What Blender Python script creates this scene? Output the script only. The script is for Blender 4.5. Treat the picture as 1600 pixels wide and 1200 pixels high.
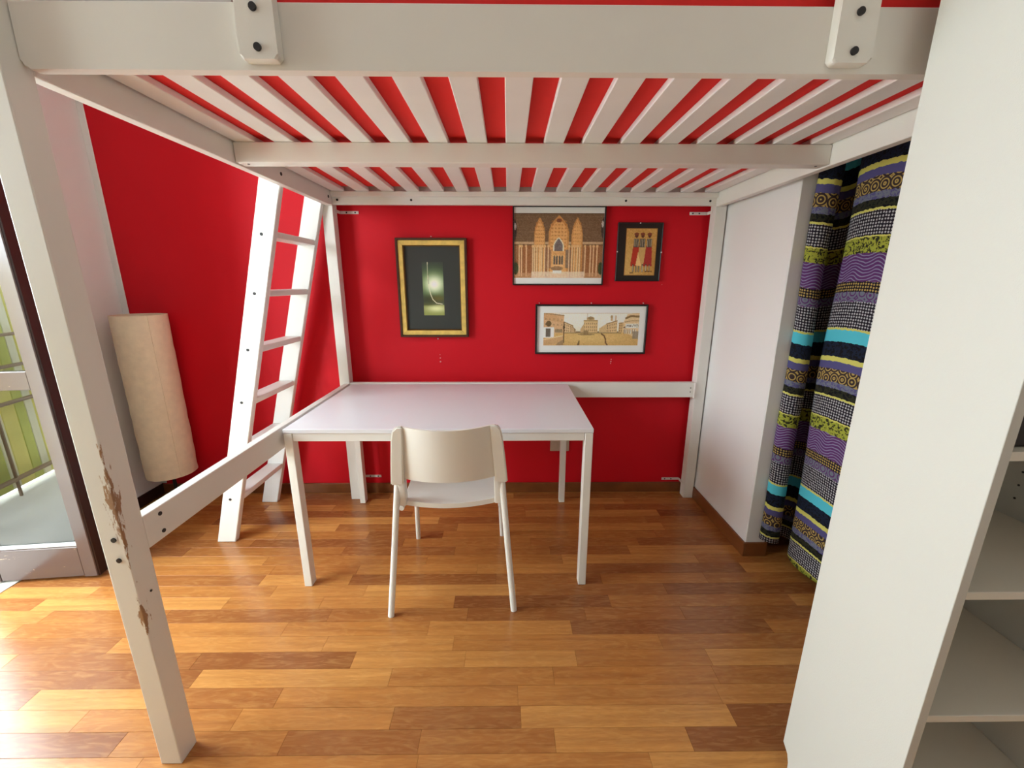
import bpy, bmesh, math, random
import numpy as np
from mathutils import Vector, Matrix

random.seed(7)
for o in list(bpy.data.objects):
    bpy.data.objects.remove(o, do_unlink=True)
SC = bpy.context.scene
COL = SC.collection

# ------------------------------------------------------------------ camera
PITCH, YAW, ROLL = -0.24454, 0.01035, 0.00123
CAM = Vector((-0.0812, -2.7745, 1.3153))
F_PX = 640.9
cyw, syw, cpt, spt = math.cos(YAW), math.sin(YAW), math.cos(PITCH), math.sin(PITCH)
fwd = Vector((syw * cpt, cyw * cpt, spt)); right = Vector((cyw, -syw, 0)); up = right.cross(fwd)
r2 = right * math.cos(ROLL) + up * math.sin(ROLL)
u2 = up * math.cos(ROLL) - right * math.sin(ROLL)
cd = bpy.data.cameras.new('camera'); cam = bpy.data.objects.new('camera', cd); COL.objects.link(cam)
cam.matrix_world = Matrix(((r2.x, u2.x, -fwd.x, CAM.x), (r2.y, u2.y, -fwd.y, CAM.y), (r2.z, u2.z, -fwd.z, CAM.z), (0, 0, 0, 1)))
cd.sensor_width = 36; cd.sensor_fit = 'HORIZONTAL'; cd.lens = 36 * F_PX / 1600; cd.clip_start = 0.02
SC.camera = cam

# ------------------------------------------------------------------ world, light, exposure
W = bpy.data.worlds.new('overcast_sky'); SC.world = W; W.use_nodes = True
bg = W.node_tree.nodes['Background']
bg.inputs[0].default_value = (0.82, 0.945, 1.0, 1); bg.inputs[1].default_value = 16.5
# light portal filling the balcony doorway (only guides the sampling of the daylight)
for nm, yc, zc, w_, h_ in (('doorway_portal', -1.845, 1.17, 1.43, 2.34),):
    pl = bpy.data.lights.new(nm, 'AREA'); pl.shape = 'RECTANGLE'; pl.size = w_; pl.size_y = h_
    po = bpy.data.objects.new(nm, pl); COL.objects.link(po)
    po.location = (-2.60, yc, zc); po.rotation_euler = (math.pi / 2, 0, -math.pi / 2)
    pl.cycles.is_portal = True
vs = SC.view_settings
vs.view_transform = 'Standard'; vs.look = 'None'; vs.gamma = 1.0; vs.use_curve_mapping = False; vs.exposure = 0.14

# ------------------------------------------------------------------ helpers
LOC = {}

def s2l(c):
    return tuple(((v / 12.92) if v <= 0.04045 else ((v + 0.055) / 1.055) ** 2.4) for v in c)

def hexc(r, g, b):
    return s2l((r / 255, g / 255, b / 255)) + (1,)

def mat(name, col, rough=0.5, metal=0.0, spec=0.5, bump=0.0, bscale=80, var=0.0, vscale=6, coat=0.0):
    m = bpy.data.materials.new(name); m.use_nodes = True
    nt = m.node_tree; b = nt.nodes['Principled BSDF']
    b.inputs['Base Color'].default_value = col; b.inputs['Roughness'].default_value = rough
    b.inputs['Metallic'].default_value = metal; b.inputs['Specular IOR Level'].default_value = spec
    if coat:
        b.inputs['Coat Weight'].default_value = coat; b.inputs['Coat Roughness'].default_value = 0.12
    tc = nt.nodes.new('ShaderNodeTexCoord')
    if var:
        n = nt.nodes.new('ShaderNodeTexNoise'); n.inputs['Scale'].default_value = vscale; n.inputs['Detail'].default_value = 4
        nt.links.new(tc.outputs['Object'], n.inputs['Vector'])
        r = nt.nodes.new('ShaderNodeValToRGB')
        r.color_ramp.elements[0].position = .3; r.color_ramp.elements[1].position = .7
        r.color_ramp.elements[0].color = tuple(c * (1 - var) for c in col[:3]) + (1,)
        r.color_ramp.elements[1].color = tuple(min(1, c * (1 + var)) for c in col[:3]) + (1,)
        nt.links.new(n.outputs['Fac'], r.inputs[0]); nt.links.new(r.outputs[0], b.inputs['Base Color'])
    if bump:
        n = nt.nodes.new('ShaderNodeTexNoise'); n.inputs['Scale'].default_value = bscale; n.inputs['Detail'].default_value = 3
        nt.links.new(tc.outputs['Object'], n.inputs['Vector'])
        bp = nt.nodes.new('ShaderNodeBump'); bp.inputs['Strength'].default_value = bump; bp.inputs['Distance'].default_value = 0.002
        nt.links.new(n.outputs['Fac'], bp.inputs['Height']); nt.links.new(bp.outputs[0], b.inputs['Normal'])
    return m

def link(name, me, parent=None, center=None, m=None):
    o = bpy.data.objects.new(name, me); COL.objects.link(o)
    c = Vector(center) if center is not None else Vector()
    if parent is not None:
        o.parent = parent; o.location = c - LOC[parent.name]
    else:
        o.location = c
    LOC[o.name] = c
    if m is not None and me is not None and not me.materials:
        me.materials.append(m)
    return o

def finish(name, bm, m, parent=None, smooth=None):
    bm.normal_update()
    xs = [v.co.copy() for v in bm.verts]
    lo = Vector(map(min, zip(*xs))); hi = Vector(map(max, zip(*xs))); c = (lo + hi) / 2
    for v in bm.verts: v.co -= c
    bmesh.ops.recalc_face_normals(bm, faces=bm.faces)
    if smooth:
        for f in bm.faces: f.smooth = True
        for e in bm.edges:
            if len(e.link_faces) == 2 and e.calc_face_angle(0) > smooth: e.smooth = False
    me = bpy.data.meshes.new(name); bm.to_mesh(me); bm.free()
    return link(name, me, parent, c, m)

def hull8(bm, bot, top, bev=0.0, seg=1):
    """prism from four bottom and four top points"""
    vs_ = [bm.verts.new(p) for p in list(bot) + list(top)]
    n = len(bot)
    fs = [bm.faces.new(vs_[:n][::-1]), bm.faces.new(vs_[n:])]
    for i in range(n):
        j = (i + 1) % n
        fs.append(bm.faces.new((vs_[i], vs_[j], vs_[n + j], vs_[n + i])))
    if bev:
        es = list({e for f in fs for e in f.edges})
        bmesh.ops.bevel(bm, geom=es, offset=bev, segments=seg, affect='EDGES', profile=.5)

def addbox(bm, x0, x1, y0, y1, z0, z1, bev=0.0, seg=1):
    hull8(bm, [(x0, y0, z0), (x1, y0, z0), (x1, y1, z0), (x0, y1, z0)], [(x0, y0, z1), (x1, y0, z1), (x1, y1, z1), (x0, y1, z1)], bev, seg)

def box(name, x0, x1, y0, y1, z0, z1, m, parent=None, bev=0.002, seg=1):
    bm = bmesh.new(); addbox(bm, x0, x1, y0, y1, z0, z1, bev, seg)
    return finish(name, bm, m, parent)

def prism(name, poly, axis, a, b, m, parent=None, bev=0.0):
    """extrude a 2-D polygon along an axis"""
    def P(p, t):
        return {'x': (t, p[0], p[1]), 'y': (p[0], t, p[1]), 'z': (p[0], p[1], t)}[axis]
    bm = bmesh.new(); hull8(bm, [P(p, a) for p in poly], [P(p, b) for p in poly], bev)
    return finish(name, bm, m, parent)

def addtube(bm, pts, ra, rb=None, seg=12, cap=True):
    rb = rb or ra; rings = []
    pts = [Vector(p) for p in pts]
    for i, p in enumerate(pts):
        d = (pts[min(i + 1, len(pts) - 1)] - pts[max(i - 1, 0)]).normalized()
        s = Vector((0, 1, 0)) if abs(d.y) < .8 else Vector((1, 0, 0))
        a = d.cross(s).normalized(); b = d.cross(a).normalized()
        rings.append([bm.verts.new(p + a * math.cos(t) * ra + b * math.sin(t) * rb) for t in (2 * math.pi * k / seg for k in range(seg))])
    for A, B in zip(rings, rings[1:]):
        for k in range(seg):
            bm.faces.new((A[k], A[(k + 1) % seg], B[(k + 1) % seg], B[k]))
    if cap:
        bm.faces.new(rings[0][::-1]); bm.faces.new(rings[-1])

def tube(name, pts, ra, m, parent=None, rb=None, seg=12):
    bm = bmesh.new(); addtube(bm, pts, ra, rb, seg)
    return finish(name, bm, m, parent, smooth=.7)

def disc(name, p, axis, r, t, m, parent=None, seg=14):
    d = {'x': Vector((1, 0, 0)), 'y': Vector((0, 1, 0)), 'z': Vector((0, 0, 1))}[axis]
    p = Vector(p)
    return tube(name, [p - d * t / 2, p + d * t / 2], r, m, parent, seg=seg)

def thing(name, label, cat, loc=(0, 0, 0), group=None, kind=None):
    o = bpy.data.objects.new(name, None); COL.objects.link(o); o.location = loc; o.empty_display_size = .1
    LOC[o.name] = Vector(loc); tag(o, label, cat, group, kind)
    return o

def tag(o, label=None, cat=None, group=None, kind=None):
    if label: o['label'] = label
    if cat: o['category'] = cat
    if group: o['group'] = group
    if kind: o['kind'] = kind
    return o

def struct(o, label=None):
    o['kind'] = 'structure'
    if label: o['label'] = label
    return o

# ------------------------------------------------------------------ materials
M = {}
M['bed'] = mat('cream_white_paint', hexc(236, 233, 226), .42, bump=.05, bscale=60, var=.03, vscale=3)
M['slat'] = mat('slat_white_paint', hexc(243, 241, 238), .5, bump=.05, bscale=90, var=.02, vscale=8)
M['ladder'] = mat('ladder_white_paint', hexc(242, 240, 236), .4, bump=.04, bscale=70)
M['wall_white'] = mat('white_plaster', hexc(236, 233, 228), .8, bump=.12, bscale=160)
M['pier'] = mat('white_satin_wall_paint', hexc(238, 236, 234), .42, bump=.12, bscale=120)
M['red'] = mat('red_wall_paint', hexc(213, 16, 34), .6, spec=.25, bump=.06, bscale=220, var=.03, vscale=2)
M['wall_offwhite'] = mat('offwhite_plaster', hexc(208, 204, 198), .85)
M['ceil'] = mat('ceiling_white', hexc(240, 238, 234), .9)
M['baseboard'] = mat('baseboard_brown_wood', hexc(128, 74, 36), .4, var=.2, vscale=9)
M['table_top'] = mat('white_melamine', hexc(236, 237, 242), .32, bump=.02, bscale=200)
M['steel_white'] = mat('white_powder_coated_steel', hexc(240, 238, 232), .35)
M['chair'] = mat('white_chair_plastic', hexc(241, 239, 232), .4, bump=.02, bscale=300)
M['bolt'] = mat('black_bolt_hole', hexc(24, 22, 26), .5)
M['screw'] = mat('dark_steel_screw', hexc(70, 66, 62), .4, metal=.7)
M['bracket'] = mat('white_metal_bracket', hexc(232, 224, 218), .4)
M['redcloth'] = mat('red_mattress_cloth', hexc(236, 40, 36), .8, bump=.25, bscale=60, var=.06, vscale=3)
M['bookcase'] = mat('white_foil_bookcase', hexc(212, 211, 203), .4, bump=.18, bscale=420)
M['blanket'] = mat('grey_blanket_cloth', hexc(206, 200, 196), .9, bump=.3, bscale=90)
M['bookin'] = mat('white_bookcase_shelf', hexc(232, 226, 212), .42)
M['paper'] = mat('rice_paper', hexc(240, 222, 192), .85, bump=.5, bscale=55, var=.05, vscale=30)
M['black'] = mat('black_metal', hexc(20, 19, 20), .45)
M['frame_black'] = mat('black_frame_wood', hexc(26, 18, 16), .35)
M['frame_brown'] = mat('dark_brown_frame', hexc(74, 40, 20), .4)
M['gold'] = mat('gold_leaf', hexc(240, 206, 112), .34, metal=.2, var=.14, vscale=30, bump=.15, bscale=70)
M['gold_dark'] = mat('gold_lip', hexc(120, 82, 34), .4, metal=.4)
M['mat_dark'] = mat('charcoal_mount_board', hexc(52, 56, 52), .5)
M['mat_black'] = mat('black_mount_board', hexc(34, 26, 22), .3)
M['mat_white'] = mat('white_mount_board', hexc(252, 251, 246), .6)
M['socket'] = mat('grey_socket_plastic', hexc(196, 176, 158), .4)
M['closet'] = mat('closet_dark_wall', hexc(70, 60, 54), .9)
M['stone'] = mat('balcony_stone', hexc(226, 220, 208), .7, var=.04, vscale=3)
M['rail_iron'] = mat('balcony_iron', hexc(150, 122, 96), .5)
M['yellow'] = mat('yellow_green_screen_cloth', hexc(238, 228, 136), .8, var=.12, vscale=3)
M['cream_cloth'] = mat('cream_screen_cloth', hexc(240, 236, 206), .8)
M['lime_cloth'] = mat('lime_cloth', hexc(206, 210, 116), .8, var=.1, vscale=4)
M['grey_panel'] = mat('pale_grey_panel', hexc(176, 184, 192), .5)
M['greybox'] = mat('dark_storage_box', hexc(46, 38, 34), .7, bump=.2)
M['putty'] = mat('wall_filler', hexc(226, 150, 150), .8)

def print_mat(name, rough=.35):
    m = bpy.data.materials.new(name); m.use_nodes = True; nt = m.node_tree; b = nt.nodes['Principled BSDF']
    a = nt.nodes.new('ShaderNodeAttribute'); a.attribute_name = 'print'
    nt.links.new(a.outputs['Color'], b.inputs['Base Color']); b.inputs['Roughness'].default_value = rough
    return m
M['print'] = print_mat('printed_picture', .5)

def glass_mat():
    m = bpy.data.materials.new('window_glass'); m.use_nodes = True; nt = m.node_tree; n = nt.nodes
    n.remove(n['Principled BSDF']); out = n['Material Output']
    tr = n.new('ShaderNodeBsdfTransparent'); tr.inputs[0].default_value = (.25, .27, .27, 1)
    gl = n.new('ShaderNodeBsdfGlossy'); gl.inputs['Roughness'].default_value = 0.0
    fr = n.new('ShaderNodeFresnel'); fr.inputs['IOR'].default_value = 2.1
    mx = n.new('ShaderNodeMixShader')
    nt.links.new(fr.outputs[0], mx.inputs[0]); nt.links.new(tr.outputs[0], mx.inputs[1]); nt.links.new(gl.outputs[0], mx.inputs[2])
    nt.links.new(mx.outputs[0], out.inputs[0])
    return m
M['glass'] = glass_mat()

class NT:
    """tiny node-building helper"""
    def __init__(s, m): s.nt = m.node_tree; s.n = s.nt.nodes; s.l = s.nt.links
    def put(s, sock, v):
        if v is None: return
        if hasattr(v, 'node'): s.l.new(v, sock)
        else: sock.default_value = v
    def math(s, op, a, b=None, c=None, clamp=False):
        n = s.n.new('ShaderNodeMath'); n.operation = op; n.use_clamp = clamp
        for i, v in enumerate((a, b, c)):
            s.put(n.inputs[i], v)
        return n.outputs[0]
    def mix(s, f, a, b, blend='MIX'):
        n = s.n.new('ShaderNodeMix'); n.data_type = 'RGBA'; n.blend_type = blend
        s.put(n.inputs[0], f); s.put(n.inputs[6], a); s.put(n.inputs[7], b)
        return n.outputs[2]
    def ramp(s, f, stops, interp='LINEAR'):
        n = s.n.new('ShaderNodeValToRGB'); cr = n.color_ramp; cr.interpolation = interp
        while len(cr.elements) < len(stops): cr.elements.new(.5)
        for e, (p, c) in zip(cr.elements, stops): e.position = p
        for e, (p, c) in zip(cr.elements, stops): e.position = p; e.color = c
        s.put(n.inputs[0], f); return n.outputs[0]
    def noise(s, vec, scale, detail=2, dist=0.0, rough=.5):
        n = s.n.new('ShaderNodeTexNoise'); n.inputs['Scale'].default_value = scale; n.inputs['Detail'].default_value = detail
        n.inputs['Distortion'].default_value = dist; n.inputs['Roughness'].default_value = rough
        s.put(n.inputs['Vector'], vec); return n.outputs['Fac']
    def mapping(s, vec, scale=(1, 1, 1), loc=(0, 0, 0)):
        n = s.n.new('ShaderNodeMapping'); n.inputs['Scale'].default_value = scale; n.inputs['Location'].default_value = loc
        s.put(n.inputs['Vector'], vec); return n.outputs[0]

def plank_mat():
    m = bpy.data.materials.new('oiled_hardwood_parquet'); m.use_nodes = True; k = NT(m); b = k.n['Principled BSDF']
    tc = k.n.new('ShaderNodeTexCoord'); oi = k.n.new('ShaderNodeObjectInfo')
    rnd = oi.outputs['Random']
    off = k.n.new('ShaderNodeCombineXYZ'); k.put(off.inputs[0], k.math('MULTIPLY', rnd, 37.0)); k.put(off.inputs[1], k.math('MULTIPLY', rnd, 91.0))
    add = k.n.new('ShaderNodeVectorMath'); add.operation = 'ADD'; k.put(add.inputs[0], tc.outputs['Object']); k.put(add.inputs[1], off.outputs[0])
    v = add.outputs[0]
    base = k.ramp(rnd, [(0, hexc(138, 82, 44)), (.25, hexc(166, 105, 54)), (.5, hexc(184, 120, 60)), (.75, hexc(196, 132, 68)), (1, hexc(214, 152, 82))])
    streak = k.noise(k.mapping(v, (2.2, 46, 1)), 1.0, 5, .6)
    fig = k.noise(k.mapping(v, (5, 26, 1)), 1.6, 3, 2.5)
    pore = k.noise(k.mapping(v, (30, 420, 1)), 1.0, 2)
    c = k.mix(k.math('MULTIPLY', k.ramp(streak, [(.35, (0, 0, 0, 1)), (.7, (1, 1, 1, 1))]), .45), base, hexc(132, 76, 38))
    c = k.mix(k.math('MULTIPLY', k.ramp(fig, [(.45, (0, 0, 0, 1)), (.8, (1, 1, 1, 1))]), .22), c, hexc(240, 186, 112))
    c = k.mix(k.math('MULTIPLY', k.ramp(pore, [(.52, (0, 0, 0, 1)), (.75, (1, 1, 1, 1))]), .22), c, hexc(112, 64, 32))
    k.put(b.inputs['Base Color'], c)
    k.put(b.inputs['Roughness'], k.math('ADD', k.math('MULTIPLY', k.noise(tc.outputs['Object'], 9, 3), .14), .17))
    b.inputs['Specular IOR Level'].default_value = .5
    bp = k.n.new('ShaderNodeBump'); bp.inputs['Strength'].default_value = .05; bp.inputs['Distance'].default_value = .001
    k.put(bp.inputs['Height'], pore); k.l.new(bp.outputs[0], b.inputs['Normal'])
    return m
M['plank'] = plank_mat()

def floor_far_mat():
    m = bpy.data.materials.new('parquet_away_from_view'); m.use_nodes = True; k = NT(m); b = k.n['Principled BSDF']
    tc = k.n.new('ShaderNodeTexCoord')
    br = k.n.new('ShaderNodeTexBrick'); br.inputs['Color1'].default_value = hexc(180, 120, 62); br.inputs['Color2'].default_value = hexc(220, 160, 90)
    br.inputs['Mortar'].default_value = hexc(70, 40, 20); br.inputs['Scale'].default_value = 1; br.inputs['Brick Width'].default_value = .6
    br.inputs['Row Height'].default_value = .068; br.inputs['Mortar Size'].default_value = .001
    k.put(br.inputs['Vector'], tc.outputs['Object']); k.put(b.inputs['Base Color'], br.outputs[0]); b.inputs['Roughness'].default_value = .25
    return m
M['floor_far'] = floor_far_mat()

def chip_post_mat():
    m = bpy.data.materials.new('chipped_white_post_paint'); m.use_nodes = True; k = NT(m); b = k.n['Principled BSDF']
    tc = k.n.new('ShaderNodeTexCoord'); sp = k.n.new('ShaderNodeSeparateXYZ'); k.put(sp.inputs[0], tc.outputs['Object'])
    d = k.math('ADD', k.math('ABSOLUTE', k.math('SUBTRACT', sp.outputs[0], .0285)), k.math('ABSOLUTE', k.math('ADD', sp.outputs[1], .029)))
    # wear patches on the front-inner edge, at two heights (local z of a 2.14 m post)
    def patch(z, h):
        return k.math('SUBTRACT', 1.0, k.math('DIVIDE', k.math('ABSOLUTE', k.math('SUBTRACT', sp.outputs[2], z)), h), clamp=True)
    zone = k.math('MAXIMUM', patch(-.27, .17), k.math('MULTIPLY', patch(-.57, .10), .9))
    nz = k.noise(k.mapping(tc.outputs['Object'], (130, 130, 22)), 1.0, 4, .3, .65)
    val = k.math('SUBTRACT', k.math('ADD', nz, k.math('MULTIPLY', zone, .26)), k.math('MULTIPLY', d, 13.0))
    mask = k.math('MULTIPLY', k.ramp(val, [(.56, (0, 0, 0, 1)), (.60, (1, 1, 1, 1))]), k.math('GREATER_THAN', zone, .02))
    wood = k.mix(nz, hexc(118, 82, 58), hexc(186, 146, 108))
    k.put(b.inputs['Base Color'], k.mix(mask, hexc(236, 233, 226), wood)); b.inputs['Roughness'].default_value = .42
    bp = k.n.new('ShaderNodeBump'); bp.inputs['Strength'].default_value = .3; bp.inputs['Distance'].default_value = .001; bp.invert = True
    k.put(bp.inputs['Height'], mask); k.l.new(bp.outputs[0], b.inputs['Normal'])
    return m
M['post_chip'] = chip_post_mat()

def door_mat(name, chips):
    m = bpy.data.materials.new(name); m.use_nodes = True; k = NT(m); b = k.n['Principled BSDF']
    tc = k.n.new('ShaderNodeTexCoord')
    nz = k.noise(k.mapping(tc.outputs['Object'], (7, 7, 40)), 1.0, 5, .4, .7)
    mask = k.ramp(nz, [(.64, (0, 0, 0, 1)), (.66, (1, 1, 1, 1))]) if chips else 0.0
    k.put(b.inputs['Base Color'], k.mix(mask, hexc(88, 70, 66), hexc(206, 172, 140)))
    b.inputs['Roughness'].default_value = .2
    return m
M['door'] = door_mat('worn_brown_door_varnish', True)
M['door_stile'] = door_mat('brown_door_varnish', False)
M['door_dark'] = mat('dark_brown_door_edge', hexc(50, 28, 24), .4)

def curtain_mat():
    m = bpy.data.materials.new('printed_striped_curtain_cotton'); m.use_nodes = True; k = NT(m); b = k.n['Principled BSDF']
    uv = k.n.new('ShaderNodeUVMap'); uv.uv_map = 'UVMap'
    sp = k.n.new('ShaderNodeSeparateXYZ'); k.put(sp.inputs[0], uv.outputs[0])
    wob = k.math('MULTIPLY', k.math('SUBTRACT', k.noise(k.mapping(uv.outputs[0], (70, 25, 1)), 1.0, 2), .5), .012)
    s = k.math('FRACT', k.math('DIVIDE', k.math('SUBTRACT', 8.115, k.math('ADD', sp.outputs[1], wob)), .70))
    K = hexc(16, 16, 20); T = hexc(84, 190, 208); Y = hexc(206, 200, 104); V = hexc(84, 80, 128); BR = hexc(58, 46, 46); G = hexc(110, 114, 130)
    OL = hexc(44, 44, 30); LM = hexc(160, 164, 60); PU = hexc(92, 50, 104); LV = hexc(136, 130, 160); WH = hexc(176, 174, 178); OR = hexc(178, 150, 84); NV = hexc(24, 32, 52); BK = hexc(30, 24, 34)
    bands = [  # start, base colour, pattern colour, pattern kind
        (0.0, T, T, 0), (.066, NV, K, 2), (.150, Y, Y, 0), (.176, V, V, 0), (.222, BR, OR, 4), (.296, G, V, 2), (.330, OL, K, 2),
        (.375, Y, Y, 0), (.384, BK, WH, 1), (.505, Y, Y, 0), (.515, LM, OL, 2), (.590, PU, LV, 3), (.735, BK, OR, 1), (.790, G, PU, 4), (.842, BK, WH, 1), (.985, Y, Y, 0)]
    A = k.ramp(s, [(p, a) for p, a, _, _ in bands], 'CONSTANT')
    Bc = k.ramp(s, [(p, c) for p, _, c, _ in bands], 'CONSTANT')
    def sel(kind):
        return k.ramp(s, [(p, (1, 1, 1, 1) if q == kind else (0, 0, 0, 1)) for p, _, _, q in bands], 'CONSTANT')
    def voro(scale, rnd=.35):
        v = k.n.new('ShaderNodeTexVoronoi'); v.inputs['Scale'].default_value = 1; v.inputs['Randomness'].default_value = rnd
        k.put(v.inputs['Vector'], k.mapping(uv.outputs[0], scale)); return v.outputs['Distance']
    dots = k.math('LESS_THAN', voro((96, 90, 1), .15), .34)
    blot = k.ramp(k.noise(k.mapping(uv.outputs[0], (85, 85, 1)), 1.0, 3, 1.0), [(.5, (0, 0, 0, 1)), (.56, (1, 1, 1, 1))])
    # swirling lines
    w = k.math('ADD', k.math('MULTIPLY', sp.outputs[1], 520.0), k.math('ADD', k.math('MULTIPLY', k.math('SINE', k.math('MULTIPLY', sp.outputs[0], 62.0)), 4.5), k.math('MULTIPLY', k.noise(k.mapping(uv.outputs[0], (22, 22, 1)), 1.0, 2), 9.0)))
    wav = k.ramp(k.math('SINE', w), [(.35, (0, 0, 0, 1)), (.75, (1, 1, 1, 1))])
    rg = voro((26, 24, 1), .25)
    ring = k.math('LESS_THAN', k.math('ABSOLUTE', k.math('SUBTRACT', k.math('FRACT', k.math('MULTIPLY', rg, 4.0)), .5)), .2)
    mask = k.math('ADD', k.math('MULTIPLY', sel(1), dots), k.math('MULTIPLY', sel(2), blot))
    mask = k.math('ADD', mask, k.math('MULTIPLY', sel(3), wav)); mask = k.math('ADD', mask, k.math('MULTIPLY', sel(4), ring), clamp=True)
    k.put(b.inputs['Base Color'], k.mix(mask, A, Bc)); b.inputs['Roughness'].default_value = .85; b.inputs['Specular IOR Level'].default_value = .2
    return m
M['curtain'] = curtain_mat()

# ------------------------------------------------------------------ room shell
WX, WY, CZ = -2.285, -0.37, 2.75     # left wall, back wall, ceiling
RX, FY = 1.85, -4.7                   # right wall, wall behind the camera
JY0, JY1, DH = -2.56, -1.13, 2.34     # balcony doorway in the left wall

bm = bmesh.new()
addbox(bm, WX - .28, RX + .1, -2.092, WY + .1, -.12, -.0145)
addbox(bm, WX - .28, RX + .1, FY - .1, -2.092, -.12, 0)
floor = struct(finish('floor', bm, M['floor_far']))
struct(box('ceiling', WX - .28, RX + .1, FY - .1, WY + .1, CZ, CZ + .1, M['ceil'], bev=0))
wall_back = struct(box('wall_back', WX - .28, RX + .1, WY, WY + .1, -.0145, CZ, M['red'], bev=0))
bm = bmesh.new()
addbox(bm, WX - .28, WX, JY1, WY, -.0145, CZ); addbox(bm, WX - .28, WX, FY, JY0, 0, CZ); addbox(bm, WX - .28, WX, JY0, JY1, DH, CZ)
struct(finish('wall_left', bm, M['wall_white']))
struct(box('wall_rear', WX - .28, RX + .1, FY - .1, FY, 0, CZ, M['wall_offwhite'], bev=0))
bm = bmesh.new()
addbox(bm, RX, RX + .1, FY, WY, -.0145, CZ)
struct(finish('wall_right', bm, M['wall_offwhite']))
# thin partition end beside the bed, closet behind it
struct(box('wall_partition', 1.085, 1.185, -1.015, WY, 0.0, CZ, M['pier'], bev=.004))
struct(box('trim_1', WX, WX + .034, WY - .006, WY, .07, CZ, M['wall_white'], bev=.002), 'white painted strip in the corner beside the red wall')
struct(box('baseboard_back', WX + .012, 1.073, WY - .012, WY, 0, .066, M['baseboard'], bev=.003))
bm = bmesh.new()
addbox(bm, 1.073, 1.085, -1.027, WY - .012, 0, .074, .002); addbox(bm, 1.085, 1.19, -1.027, -1.015, 0, .074, .002)
struct(finish('baseboard_right', bm, M['baseboard']))
struct(box('baseboard_left', WX, WX + .012, JY1, WY, 0, .068, M['door_dark'], bev=.003))  # brown board like the others; corner shade is put into the darker colour

# parquet planks
PW = .068
plens = [.40, .48, .56, .66, .78]
pme = {}
def plank_mesh(L, wd):
    key = (round(L, 3), round(wd, 3))
    if key not in pme:
        b_ = bmesh.new(); addbox(b_, -L / 2, L / 2, -wd / 2, wd / 2, -.007, .007, 0)
        es = [e for e in b_.edges if all(v.co.z > 0 for v in e.verts)]
        bmesh.ops.bevel(b_, geom=es, offset=.0003, segments=1, affect='EDGES')
        me = bpy.data.meshes.new('plank'); b_.to_mesh(me); b_.free(); me.materials.append(M['plank']); pme[key] = me
    return pme[key]
y = -2.092; rng = random.Random(21)
while y < WY - .012:
    y1 = min(y + PW, WY); wd = y1 - y - .0006
    x = WX - rng.random() * .6
    while x < 1.84:
        L = rng.choice(plens)
        x0, x1 = max(x, WX), min(x + L, 1.84)
        if x1 - x0 > .05:
            link('plank', plank_mesh(x1 - x0 - .0006 if (x0 != x or x1 != x + L) else L - .0006, wd), floor, ((x0 + x1) / 2, (y + y1) / 2, -.007))
        x += L
    y = y1

# door leaf, opened into the room and standing across the light
HX, HY, EX, EY = -2.40, -1.200, -1.945, -1.155
leaf = bpy.data.objects.new('door_1', None); COL.objects.link(leaf); LOC['door_1'] = Vector((0, 0, 0))
struct(leaf, 'open brown glazed balcony door leaf with worn paint')
leaf.location = (HX, HY, 0); leaf.rotation_euler = (0, 0, math.atan2(EY - HY, EX - HX))
LW = math.hypot(EX - HX, EY - HY); TH = .052
def lbox(n, x0, x1, z0, z1, m, y0=0, y1=TH, bev=.003): return box(n, x0, x1, y0, y1, z0, z1, m, leaf, bev)
lbox('stile', 0, .062, .012, 2.29, M['door_stile'])
st = lbox('stile', LW - .058, LW - .002, .012, 2.29, M['door_stile'])
lbox('edge_strip', LW - .0018, LW + .004, .012, 2.29, M['door_dark'], .004, TH)
lbox('bottom_rail', .0625, LW - .0585, .014, .165, M['door'], .004, TH - .004)
lbox('middle_rail', .0625, LW - .0585, .888, .965, M['door'], .004, TH - .004)
lbox('top_rail', .0625, LW - .0585, 2.21, 2.29, M['door'], .004, TH - .004)
lbox('glazing_bead', .0625, LW - .0585, .1655, .180, M['steel_white'], .010, TH - .010)
for z0, z1 in ((.1805, .8875), (.9655, 2.2095)):
    lbox('pane', .0625, LW - .0585, z0, z1, M['glass'], .022, .026, 0)
# doorway frame
bm = bmesh.new()
addbox(bm, WX - .20, WX - .13, JY1 - .045, JY1, 0, DH, .003); addbox(bm, WX - .20, WX - .13, JY0, JY0 + .045, 0, DH, .003); addbox(bm, WX - .20, WX - .13, JY0 + .045, JY1 - .045, DH - .05, DH, .003)
struct(finish('door_frame_1', bm, M['door_dark']))
struct(box('door_sill_1', WX - .28, WX, JY0, JY1, -.005, .004, M['stone'], bev=.001))

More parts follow.
